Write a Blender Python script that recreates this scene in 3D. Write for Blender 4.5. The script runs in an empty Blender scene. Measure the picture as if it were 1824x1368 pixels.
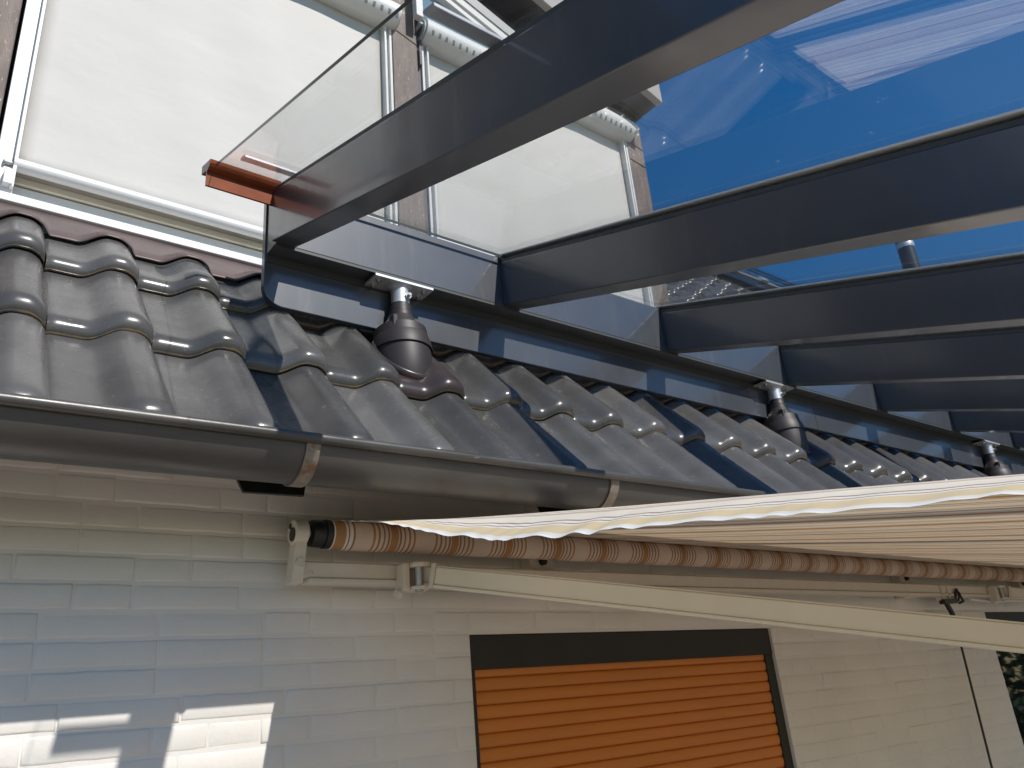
import bpy, bmesh, math, random
from mathutils import Vector, Matrix
random.seed(7)
R = math.radians
sc = bpy.context.scene
COL = sc.collection

# ------------------------------------------------------------------ camera, sky, sun
OX, OY, OZ = 0.0, -2.035, 1.85            # survey origin (camera position); house front wall is y = 0
cam_d = bpy.data.cameras.new('camera')
cam = bpy.data.objects.new('camera', cam_d)
COL.objects.link(cam)
cam_d.sensor_width = 36.0
cam_d.lens = 1422.6 / 1824 * 36.0
cam_d.clip_start = 0.02
cam_d.clip_end = 500
right = Vector((0.7958289, -0.59974605, -0.08343284))
down = Vector((0.16448614, 0.34672564, -0.92343145))
fwd = Vector((0.58275267, 0.72116989, 0.3745842))
M = Matrix.Identity(4)
for i in range(3):
    M[i][0], M[i][1], M[i][2] = right[i], -down[i], -fwd[i]
M[0][3], M[1][3], M[2][3] = OX, OY, OZ
cam.matrix_world = M
sc.camera = cam

LIGHT = Vector((-0.220, 1.0, -0.966)).normalized()      # direction the sunlight travels
elev = math.asin(-LIGHT.z)
world = bpy.data.worlds.new('World')
sc.world = world
world.use_nodes = True
wn = world.node_tree
bg = wn.nodes['Background']
sky = wn.nodes.new('ShaderNodeTexSky')
sky.sky_type = 'NISHITA'
sky.sun_disc = False
sky.sun_elevation = elev
sky.sun_rotation = math.atan2(-LIGHT.x, -LIGHT.y)
sky.altitude = 300
sky.air_density = 1.0
sky.dust_density = 0.2
sky.ozone_density = 3.0
bg.inputs['Strength'].default_value = 0.100
hs = wn.nodes.new('ShaderNodeHueSaturation')
hs.inputs['Saturation'].default_value = 1.36
wn.links.new(sky.outputs[0], hs.inputs['Color'])
wn.links.new(hs.outputs[0], bg.inputs['Color'])

sun_d = bpy.data.lights.new('sun', 'SUN')
sun_d.energy = 3.9
sun_d.angle = R(0.5)
sun_d.color = (1.0, 0.955, 0.89)
sun = bpy.data.objects.new('sun', sun_d)
COL.objects.link(sun)
sun.rotation_euler = LIGHT.to_track_quat('-Z', 'Y').to_euler()
sun.location = (1, -8, 9)

sc.view_settings.view_transform = 'Standard'
sc.view_settings.look = 'None'
sc.view_settings.exposure = 0.25
sc.view_settings.gamma = 1.0
sc.render.engine = 'CYCLES'
sc.cycles.max_bounces = 10
sc.cycles.transparent_max_bounces = 24
sc.cycles.caustics_reflective = False

# ------------------------------------------------------------------ materials
MATS = {}


def N(nt, t, **kw):
    n = nt.nodes.new(t)
    for k, v in kw.items():
        if k in n.inputs:
            n.inputs[k].default_value = v
        else:
            setattr(n, k, v)
    return n


def mat(name, col, rough=0.5, metal=0.0, var=0.0, vscale=8.0, bump=0.0, bscale=60.0, spec=0.5,
        stretch=(1, 1, 1), rvar=0.0, coat=0.0, spots=None):
    m = bpy.data.materials.new(name)
    m.use_nodes = True
    nt = m.node_tree
    b = nt.nodes['Principled BSDF']
    b.inputs['Roughness'].default_value = rough
    b.inputs['Metallic'].default_value = metal
    b.inputs['Specular IOR Level'].default_value = spec
    b.inputs['Coat Weight'].default_value = coat
    b.inputs['Coat Roughness'].default_value = 0.11
    geo = N(nt, 'ShaderNodeNewGeometry')
    mp = N(nt, 'ShaderNodeMapping')
    mp.inputs['Scale'].default_value = stretch
    nt.links.new(geo.outputs['Position'], mp.inputs['Vector'])
    colsock = None
    if var > 0:
        nz = N(nt, 'ShaderNodeTexNoise', Scale=vscale, Detail=8.0, Roughness=0.62)
        nt.links.new(mp.outputs[0], nz.inputs['Vector'])
        r = N(nt, 'ShaderNodeValToRGB')
        r.color_ramp.elements[0].position = 0.3
        r.color_ramp.elements[1].position = 0.72
        r.color_ramp.elements[0].color = tuple(c * (1 - var) for c in col) + (1,)
        r.color_ramp.elements[1].color = tuple(min(1, c * (1 + var)) for c in col) + (1,)
        nt.links.new(nz.outputs['Fac'], r.inputs['Fac'])
        colsock = r.outputs['Color']
    if spots:
        scol, sscale, thr, amt = spots
        ns = N(nt, 'ShaderNodeTexNoise', Scale=sscale, Detail=3.0, Roughness=0.6)
        nt.links.new(mp.outputs[0], ns.inputs['Vector'])
        rr = N(nt, 'ShaderNodeValToRGB')
        rr.color_ramp.elements[0].position = thr
        rr.color_ramp.elements[1].position = min(1, thr + 0.06)
        rr.color_ramp.elements[1].color = (amt, amt, amt, 1)
        nt.links.new(ns.outputs['Fac'], rr.inputs['Fac'])
        mx = N(nt, 'ShaderNodeMix', data_type='RGBA')
        nt.links.new(rr.outputs['Color'], mx.inputs[0])
        if colsock is None:
            mx.inputs[6].default_value = col + (1,)
        else:
            nt.links.new(colsock, mx.inputs[6])
        mx.inputs[7].default_value = scol + (1,)
        colsock = mx.outputs[2]
    if colsock is None:
        b.inputs['Base Color'].default_value = col + (1,)
    else:
        nt.links.new(colsock, b.inputs['Base Color'])
    if rvar > 0:
        nr = N(nt, 'ShaderNodeTexNoise', Scale=vscale * 1.7, Detail=6.0, Roughness=0.6)
        nt.links.new(mp.outputs[0], nr.inputs['Vector'])
        mr = N(nt, 'ShaderNodeMapRange')
        mr.inputs['From Min'].default_value = 0.3
        mr.inputs['From Max'].default_value = 0.7
        mr.inputs['To Min'].default_value = max(0.02, rough - rvar)
        mr.inputs['To Max'].default_value = rough + rvar
        nt.links.new(nr.outputs['Fac'], mr.inputs['Value'])
        nt.links.new(mr.outputs[0], b.inputs['Roughness'])
    if bump > 0:
        nb = N(nt, 'ShaderNodeTexNoise', Scale=bscale, Detail=5.0, Roughness=0.6)
        nt.links.new(mp.outputs[0], nb.inputs['Vector'])
        bp = N(nt, 'ShaderNodeBump', Strength=1.0, Distance=bump)
        nt.links.new(nb.outputs['Fac'], bp.inputs['Height'])
        nt.links.new(bp.outputs[0], b.inputs['Normal'])
    MATS[name] = m
    return m


paint_wall = mat('white_wall_paint', (0.79, 0.75, 0.705), 0.55, var=0.055, vscale=2.4, bump=0.0009, bscale=55, spots=((0.60, 0.56, 0.51), 17, 0.70, 0.35))
anthracite = mat('anthracite_powder_coat', (0.050, 0.055, 0.066), 0.42, var=0.05, vscale=5, bump=0.00006, bscale=500, rvar=0.04, coat=0.9, spec=0.62,
                 spots=((0.20, 0.21, 0.22), 70, 0.77, 0.22))
def weather_beam(m):
    nt = m.node_tree
    b = nt.nodes['Principled BSDF']
    src = b.inputs['Base Color'].links[0].from_socket
    geo = N(nt, 'ShaderNodeNewGeometry')
    mp = N(nt, 'ShaderNodeMapping')
    mp.inputs['Scale'].default_value = (9, 9, 1.1)
    nt.links.new(geo.outputs['Position'], mp.inputs['Vector'])
    nz = N(nt, 'ShaderNodeTexNoise', Scale=2.6, Detail=7.0, Roughness=0.68)
    nt.links.new(mp.outputs[0], nz.inputs['Vector'])
    r = N(nt, 'ShaderNodeValToRGB')
    r.color_ramp.elements[0].position = 0.56
    r.color_ramp.elements[1].position = 0.80
    r.color_ramp.elements[1].color = (0.55, 0.55, 0.55, 1)
    nt.links.new(nz.outputs['Fac'], r.inputs['Fac'])
    mx = N(nt, 'ShaderNodeMix', data_type='RGBA')
    nt.links.new(r.outputs['Color'], mx.inputs[0])
    nt.links.new(src, mx.inputs[6])
    mx.inputs[7].default_value = (0.105, 0.105, 0.105, 1)
    nt.links.new(mx.outputs[2], b.inputs['Base Color'])
    cr = N(nt, 'ShaderNodeMapRange')
    cr.inputs['From Min'].default_value = 0.35
    cr.inputs['From Max'].default_value = 0.75
    cr.inputs['To Min'].default_value = 0.07
    cr.inputs['To Max'].default_value = 0.24
    nt.links.new(nz.outputs['Fac'], cr.inputs['Value'])
    nt.links.new(cr.outputs[0], b.inputs['Coat Roughness'])


weather_beam(anthracite)
gasket = mat('dark_rubber_gasket', (0.055, 0.06, 0.058), 0.5)
alu_cap = mat('pale_aluminium_cap', (0.78, 0.79, 0.80), 0.4, metal=0.3)
clampbar = mat('silver_clamp_bar', (0.34, 0.35, 0.39), 0.40, metal=0.2)
terracotta = mat('rust_brown_paint', (0.25, 0.066, 0.026), 0.6, var=0.35, vscale=9, spec=0.15)
woodend = mat('pale_cut_end', (0.80, 0.60, 0.48), 0.6, var=0.1, vscale=60)
galv = mat('galvanised_steel', (0.66, 0.68, 0.70), 0.42, metal=0.6, var=0.14, vscale=25, bump=0.0002, bscale=120)
boltm = mat('bolt_steel', (0.45, 0.45, 0.46), 0.35, metal=0.9)
rubber = mat('brown_black_plastic', (0.038, 0.031, 0.031), 0.50, var=0.12, vscale=14, bump=0.00012, bscale=300, spots=((0.16, 0.15, 0.14), 60, 0.72, 0.5))
brown_plastic = mat('dark_brown_plastic_tile', (0.048, 0.036, 0.035), 0.30, var=0.1, vscale=10)
zinc = mat('weathered_gutter_zinc', (0.090, 0.085, 0.079), 0.36, metal=0.3, var=0.22, vscale=4.5, stretch=(0.6, 2, 2), rvar=0.1, bump=0.0002, bscale=160,
           spots=((0.32, 0.30, 0.28), 45, 0.70, 0.5))
strapm = mat('rusty_strap_steel', (0.25, 0.21, 0.17), 0.5, metal=0.3, var=0.35, vscale=40, spots=((0.22, 0.11, 0.05), 26, 0.55, 0.8))
blackwood = mat('black_gloss_board', (0.010, 0.011, 0.010), 0.22, var=0.3, vscale=20)
flash = mat('brown_lead_flashing', (0.115, 0.080, 0.074), 0.45, metal=0.1, var=0.22, vscale=7, bump=0.002, bscale=11)
timber = mat('weathered_brown_timber', (0.150, 0.110, 0.088), 0.6, var=0.38, vscale=10, stretch=(4, 4, 0.7), bump=0.0012, bscale=50,
             spots=((0.55, 0.50, 0.46), 46, 0.635, 0.85))
darkwood = mat('dark_brown_soffit_boards', (0.035, 0.028, 0.026), 0.45, var=0.3, vscale=6, stretch=(1, 8, 8))
capmetal = mat('grey_brown_verge_capping', (0.36, 0.33, 0.31), 0.45, var=0.1, vscale=10)
white_alu = mat('white_coated_aluminium', (0.69, 0.685, 0.675), 0.35, var=0.03, vscale=12, spots=((0.5, 0.48, 0.45), 70, 0.72, 0.4))
grey_alu = mat('grey_coated_aluminium', (0.42, 0.42, 0.41), 0.4)
beige_frame = mat('beige_window_frame', (0.78, 0.73, 0.60), 0.5, var=0.06, vscale=12)
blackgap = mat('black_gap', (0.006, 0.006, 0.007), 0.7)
plum_gap = mat('dark_plum_gap', (0.05, 0.045, 0.06), 0.5)
bracket_cream = mat('cream_coated_bracket', (0.70, 0.635, 0.545), 0.42, var=0.05, vscale=20, spots=((0.30, 0.25, 0.2), 50, 0.70, 0.5))
arm_paint = mat('cream_coated_arm', (0.80, 0.75, 0.63), 0.38, var=0.03, vscale=10)
black_plastic = mat('black_plastic', (0.014, 0.017, 0.017), 0.4)
frame_dark = mat('dark_bronze_frame', (0.040, 0.037, 0.033), 0.6, spec=0.25, var=0.1, vscale=8)
orange_slat = mat('orange_brown_slat', (0.64, 0.205, 0.028), 0.45, var=0.08, vscale=3, stretch=(0.5, 1, 6), spots=((0.16, 0.06, 0.02), 38, 0.745, 0.4))
flue_m = mat('dark_blue_grey_flue', (0.045, 0.058, 0.072), 0.3, metal=0.2, var=0.1)
solar_black = mat('black_panel_frame', (0.008, 0.010, 0.012), 0.3)
paving = mat('beige_terrace_paving', (0.34, 0.29, 0.235), 0.8, var=0.12, vscale=3, bump=0.001, bscale=80)
lawn_m = mat('green_lawn', (0.06, 0.10, 0.03), 0.9, var=0.4, vscale=5, bump=0.02, bscale=40)
leaf_m = mat('green_leaves', (0.055, 0.105, 0.03), 0.5, var=0.6, vscale=3)


def screen_fabric():
    m = mat('white_screen_fabric', (0.585, 0.562, 0.53), 0.75, var=0.035, vscale=3.0, stretch=(0.8, 1, 3), spots=((0.5, 0.49, 0.47), 26, 0.745, 0.35))
    nt = m.node_tree
    b = nt.nodes['Principled BSDF']
    geo = N(nt, 'ShaderNodeNewGeometry')
    mp = N(nt, 'ShaderNodeMapping')
    mp.inputs['Scale'].default_value = (140, 10, 420)
    mp.inputs['Rotation'].default_value = (0, R(8), 0)
    nt.links.new(geo.outputs['Position'], mp.inputs['Vector'])
    nz = N(nt, 'ShaderNodeTexNoise', Scale=1.0, Detail=3.0)
    nt.links.new(mp.outputs[0], nz.inputs['Vector'])
    mp2 = N(nt, 'ShaderNodeMapping')
    mp2.inputs['Scale'].default_value = (2.0, 1, 3.4)
    nt.links.new(geo.outputs['Position'], mp2.inputs['Vector'])
    nz2 = N(nt, 'ShaderNodeTexNoise', Scale=1.0, Detail=4.0)
    nt.links.new(mp2.outputs[0], nz2.inputs['Vector'])
    bp2 = N(nt, 'ShaderNodeBump', Strength=1.0, Distance=0.009)
    nt.links.new(nz2.outputs['Fac'], bp2.inputs['Height'])
    bp = N(nt, 'ShaderNodeBump', Strength=0.35, Distance=0.0015)
    nt.links.new(nz.outputs['Fac'], bp.inputs['Height'])
    nt.links.new(bp2.outputs[0], bp.inputs['Normal'])
    nt.links.new(bp.outputs[0], b.inputs['Normal'])
    return m


screen_m = screen_fabric()


def hood_material():
    m = mat('slotted_white_hood', (0.69, 0.685, 0.675), 0.38, var=0.03, vscale=12)
    nt = m.node_tree
    b = nt.nodes['Principled BSDF']
    src = b.inputs['Base Color'].links[0].from_socket
    geo = N(nt, 'ShaderNodeNewGeometry')
    sp = N(nt, 'ShaderNodeSeparateXYZ')
    nt.links.new(geo.outputs['Position'], sp.inputs[0])
    sn = N(nt, 'ShaderNodeSeparateXYZ')
    nt.links.new(geo.outputs['Normal'], sn.inputs[0])
    nz = N(nt, 'ShaderNodeTexNoise', Scale=55.0, Detail=3.0)
    nt.links.new(geo.outputs['Position'], nz.inputs['Vector'])
    wob = N(nt, 'ShaderNodeMath', operation='MULTIPLY_ADD')
    wob.inputs[1].default_value = 0.3
    nt.links.new(nz.outputs['Fac'], wob.inputs[0])
    sc_ = N(nt, 'ShaderNodeMath', operation='MULTIPLY')
    sc_.inputs[1].default_value = 26.0
    nt.links.new(sp.outputs[0], sc_.inputs[0])
    nt.links.new(sc_.outputs[0], wob.inputs[2])
    fr = N(nt, 'ShaderNodeMath', operation='FRACT')
    nt.links.new(wob.outputs[0], fr.inputs[0])
    a1 = N(nt, 'ShaderNodeMath', operation='LESS_THAN')
    a1.inputs[1].default_value = 0.34
    nt.links.new(fr.outputs[0], a1.inputs[0])
    d = N(nt, 'ShaderNodeMath', operation='COMPARE')
    d.inputs[1].default_value = -0.55
    d.inputs[2].default_value = 0.16
    nt.links.new(sn.outputs[2], d.inputs[0])
    mu = N(nt, 'ShaderNodeMath', operation='MULTIPLY')
    nt.links.new(a1.outputs[0], mu.inputs[0])
    nt.links.new(d.outputs[0], mu.inputs[1])
    m2 = N(nt, 'ShaderNodeMath', operation='MULTIPLY')
    m2.inputs[1].default_value = 0.72
    nt.links.new(mu.outputs[0], m2.inputs[0])
    mx = N(nt, 'ShaderNodeMix', data_type='RGBA')
    nt.links.new(m2.outputs[0], mx.inputs[0])
    nt.links.new(src, mx.inputs[6])
    mx.inputs[7].default_value = (0.10, 0.10, 0.09, 1)
    nt.links.new(mx.outputs[2], b.inputs['Base Color'])
    return m


hood_m = hood_material()


def glass_material(name, tint=(0.93, 0.96, 0.95), boost=1.0, dirt=0.0):
    m = bpy.data.materials.new(name)
    m.use_nodes = True
    nt = m.node_tree
    nt.nodes.clear()
    out = N(nt, 'ShaderNodeOutputMaterial')
    tr = N(nt, 'ShaderNodeBsdfTransparent')
    tr.inputs['Color'].default_value = tint + (1,)
    gl = N(nt, 'ShaderNodeBsdfGlossy', Roughness=0.004)
    lw = N(nt, 'ShaderNodeLayerWeight', Blend=0.5)
    p = N(nt, 'ShaderNodeMath', operation='POWER')
    p.inputs[1].default_value = 4.2
    nt.links.new(lw.outputs['Facing'], p.inputs[0])
    ma = N(nt, 'ShaderNodeMath', operation='MULTIPLY_ADD')
    ma.inputs[1].default_value = 0.94 * boost
    ma.inputs[2].default_value = 0.045 * boost
    nt.links.new(p.outputs[0], ma.inputs[0])
    dim = N(nt, 'ShaderNodeMath', operation='MULTIPLY')
    dim.inputs[1].default_value = 0.65
    nt.links.new(ma.outputs[0], dim.inputs[0])
    tc = N(nt, 'ShaderNodeMix', data_type='RGBA')
    tc.inputs[6].default_value = tint + (1,)
    tc.inputs[7].default_value = (0, 0, 0, 1)
    nt.links.new(dim.outputs[0], tc.inputs[0])
    nt.links.new(tc.outputs[2], tr.inputs['Color'])
    gc = N(nt, 'ShaderNodeMix', data_type='RGBA')
    gc.inputs[6].default_value = (0, 0, 0, 1)
    gc.inputs[7].default_value = (1, 1, 1, 1)
    nt.links.new(ma.outputs[0], gc.inputs[0])
    nt.links.new(gc.outputs[2], gl.inputs['Color'])
    mx = N(nt, 'ShaderNodeAddShader')
    nt.links.new(tr.outputs[0], mx.inputs[0])
    nt.links.new(gl.outputs[0], mx.inputs[1])
    last = mx
    if dirt > 0:
        geo = N(nt, 'ShaderNodeNewGeometry')
        nz = N(nt, 'ShaderNodeTexNoise', Scale=34.0, Detail=3.0, Roughness=0.7)
        nt.links.new(geo.outputs['Position'], nz.inputs['Vector'])
        rr = N(nt, 'ShaderNodeValToRGB')
        rr.color_ramp.elements[0].position = 0.69
        rr.color_ramp.elements[1].position = 0.78
        rr.color_ramp.elements[1].color = (dirt, dirt, dirt, 1)
        nt.links.new(nz.outputs['Fac'], rr.inputs['Fac'])
        df = N(nt, 'ShaderNodeBsdfTranslucent')
        df.inputs['Color'].default_value = (0.7, 0.7, 0.68, 1)
        m2 = N(nt, 'ShaderNodeMixShader')
        nt.links.new(rr.outputs['Color'], m2.inputs['Fac'])
        nt.links.new(mx.outputs[0], m2.inputs[1])
        nt.links.new(df.outputs[0], m2.inputs[2])
        last = m2
    nt.links.new(last.outputs[0], out.inputs['Surface'])
    return m


glass_m = glass_material('roof_glass', tint=(0.988, 0.994, 0.991), boost=1.6, dirt=0.12)
glass_edge = mat('dark_green_glass_edge', (0.03, 0.045, 0.042), 0.2)
window_glass = mat('dark_window_glass', (0.006, 0.007, 0.008), 0.03, spec=0.6)  # opaque black base stands in for the dark room behind
gable_glass = mat('gable_window_glass', (0.16, 0.25, 0.31), 0.06, spec=0.8)  # blue base colour stands in for the reflected sky
panel_glass = mat('solar_panel_glass', (0.035, 0.06, 0.11), 0.16, spec=0.8, coat=1.0)


def tile_material():
    m = mat('glazed_black_roof_tile', (0.095, 0.091, 0.088), 0.26, var=0.22, vscale=6, rvar=0.09, bump=0.00025, bscale=70,
            spots=((0.26, 0.25, 0.235), 75, 0.665, 0.5))
    nt = m.node_tree
    b = nt.nodes['Principled BSDF']
    src = b.inputs['Base Color'].links[0].from_socket
    at = N(nt, 'ShaderNodeVertexColor', layer_name='tile')
    sep = N(nt, 'ShaderNodeSeparateColor')
    nt.links.new(at.outputs['Color'], sep.inputs[0])
    mu = N(nt, 'ShaderNodeMix', data_type='RGBA', blend_type='MULTIPLY')
    mu.inputs[0].default_value = 1.0
    nt.links.new(src, mu.inputs[6])
    cr = N(nt, 'ShaderNodeMapRange')
    cr.inputs['To Min'].default_value = 0.72
    cr.inputs['To Max'].default_value = 1.22
    nt.links.new(sep.outputs[0], cr.inputs['Value'])
    nt.links.new(cr.outputs[0], mu.inputs[7])
    # lichen and rust-brown grime on the lower lip of each tile
    geo = N(nt, 'ShaderNodeNewGeometry')
    nz = N(nt, 'ShaderNodeTexNoise', Scale=22.0, Detail=6.0, Roughness=0.7)
    nt.links.new(geo.outputs['Position'], nz.inputs['Vector'])
    ad = N(nt, 'ShaderNodeMath', operation='MULTIPLY')
    nt.links.new(nz.outputs['Fac'], ad.inputs[0])
    nt.links.new(sep.outputs[1], ad.inputs[1])
    rr = N(nt, 'ShaderNodeValToRGB')
    rr.color_ramp.elements[0].position = 0.42
    rr.color_ramp.elements[1].position = 0.58
    nt.links.new(ad.outputs[0], rr.inputs['Fac'])
    mx = N(nt, 'ShaderNodeMix', data_type='RGBA')
    nt.links.new(rr.outputs['Color'], mx.inputs[0])
    nt.links.new(mu.outputs[2], mx.inputs[6])
    mx.inputs[7].default_value = (0.17, 0.125, 0.065, 1)
    nt.links.new(mx.outputs[2], b.inputs['Base Color'])
    return m


tile_m = tile_material()


def awning_material(name, band, roll=False):
    m = bpy.data.materials.new(name)
    m.use_nodes = True
    nt = m.node_tree
    nt.nodes.clear()
    out = N(nt, 'ShaderNodeOutputMaterial')
    geo = N(nt, 'ShaderNodeNewGeometry')
    sx = N(nt, 'ShaderNodeSeparateXYZ')
    nt.links.new(geo.outputs['Position'], sx.inputs[0])
    a = N(nt, 'ShaderNodeMath', operation='ADD')
    a.inputs[1].default_value = -1.079 + 0.195 * 10.5
    nt.links.new(sx.outputs[0], a.inputs[0])
    d = N(nt, 'ShaderNodeMath', operation='DIVIDE')
    d.inputs[1].default_value = 0.195
    nt.links.new(a.outputs[0], d.inputs[0])
    fr = N(nt, 'ShaderNodeMath', operation='FRACT')
    nt.links.new(d.outputs[0], fr.inputs[0])
    s = N(nt, 'ShaderNodeMath', operation='SUBTRACT')
    s.inputs[1].default_value = 0.5
    nt.links.new(fr.outputs[0], s.inputs[0])
    ab = N(nt, 'ShaderNodeMath', operation='ABSOLUTE')
    nt.links.new(s.outputs[0], ab.inputs[0])
    m2 = N(nt, 'ShaderNodeMath', operation='MULTIPLY')
    m2.inputs[1].default_value = 2.0
    nt.links.new(ab.outputs[0], m2.inputs[0])
    r = N(nt, 'ShaderNodeValToRGB')
    cr = r.color_ramp
    cr.interpolation = 'CONSTANT'
    cream = (0.87, 0.81, 0.72, 1)
    white = (0.88, 0.86, 0.82, 1)
    orange = (0.52, 0.29, 0.14, 1)
    brown = (0.40, 0.265, 0.17, 1)
    taupe = (0.50, 0.42, 0.33, 1)
    seq = [(0.0, orange), (0.11, white), (0.145, taupe), (0.205, cream), (0.43, brown), (0.50, cream), (0.63, brown), (0.685, white), (0.72, orange), (0.765, cream)]
    if roll:
        cream, brown = (0.80, 0.66, 0.555, 1), (0.40, 0.235, 0.14, 1)
        seq = [(0.0, orange), (0.12, cream), (0.155, brown), (0.215, cream), (0.30, brown), (0.35, cream), (0.45, brown), (0.51, cream), (0.60, orange), (0.665, cream)]
    cr.elements[0].position = 0
    cr.elements[0].color = seq[0][1]
    cr.elements[1].position = seq[1][0]
    cr.elements[1].color = seq[1][1]
    for p, c in seq[2:]:
        e = cr.elements.new(p)
        e.color = c
    nt.links.new(m2.outputs[0], r.inputs['Fac'])
    # the first hand's breadth at the side edge: hem, one wide band, fine lines
    lt = N(nt, 'ShaderNodeMath', operation='LESS_THAN')
    lt.inputs[1].default_value = 0.985
    nt.links.new(sx.outputs[0], lt.inputs[0])
    me_ = N(nt, 'ShaderNodeMapRange')
    me_.inputs['From Min'].default_value = 0.885
    me_.inputs['From Max'].default_value = 0.985
    nt.links.new(sx.outputs[0], me_.inputs['Value'])
    r2 = N(nt, 'ShaderNodeValToRGB')
    c2 = r2.color_ramp
    c2.interpolation = 'CONSTANT'
    c2.elements[0].position = 0
    c2.elements[0].color = white
    c2.elements[1].position = 0.20
    c2.elements[1].color = band
    for p_, cc in ((0.50, white), (0.56, brown), (0.60, white), (0.70, brown), (0.76, cream)):
        e = c2.elements.new(p_)
        e.color = cc
    nt.links.new(me_.outputs[0], r2.inputs['Fac'])
    sel = N(nt, 'ShaderNodeMix', data_type='RGBA')
    nt.links.new(lt.outputs[0], sel.inputs[0])
    nt.links.new(r.outputs['Color'], sel.inputs[6])
    nt.links.new(r2.outputs['Color'], sel.inputs[7])
    # faint soiling
    nz = N(nt, 'ShaderNodeTexNoise', Scale=9.0, Detail=6.0)
    nt.links.new(geo.outputs['Position'], nz.inputs['Vector'])
    mr = N(nt, 'ShaderNodeMapRange')
    mr.inputs['From Min'].default_value = 0.3
    mr.inputs['From Max'].default_value = 0.7
    mr.inputs['To Min'].default_value = 0.93
    mr.inputs['To Max'].default_value = 1.05
    nt.links.new(nz.outputs['Fac'], mr.inputs['Value'])
    mu = N(nt, 'ShaderNodeMix', data_type='RGBA', blend_type='MULTIPLY')
    mu.inputs[0].default_value = 1.0
    nt.links.new(sel.outputs[2], mu.inputs[6])
    nt.links.new(mr.outputs[0], mu.inputs[7])
    df = N(nt, 'ShaderNodeBsdfDiffuse')
    tl = N(nt, 'ShaderNodeBsdfTranslucent')
    nt.links.new(mu.outputs[2], df.inputs['Color'])
    tc = N(nt, 'ShaderNodeMix', data_type='RGBA', blend_type='MULTIPLY')
    tc.inputs[0].default_value = 1.0
    nt.links.new(mu.outputs[2], tc.inputs[6])
    tc.inputs[7].default_value = (0.95, 0.82, 0.62, 1)
    nt.links.new(tc.outputs[2], tl.inputs['Color'])
    mx = N(nt, 'ShaderNodeMixShader')
    mx.inputs['Fac'].default_value = 0.24
    nt.links.new(df.outputs[0], mx.inputs[1])
    nt.links.new(tl.outputs[0], mx.inputs[2])
    nt.links.new(mx.outputs[0], out.inputs['Surface'])
    return m


awning_m = awning_material('striped_awning_cloth', (0.80, 0.66, 0.44, 1))  # edge band painted pale yellow: the orange stripe as if sunlit
roll_m = awning_material('striped_awning_roll', (0.52, 0.30, 0.15, 1), roll=True)
hem_m = mat('white_hem_tape', (0.85, 0.84, 0.82), 0.6)


# ------------------------------------------------------------------ mesh helpers (survey coordinates: x, u = depth from camera, z above camera)
KS = [1.0]        # scale about the survey origin for the group being built


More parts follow.
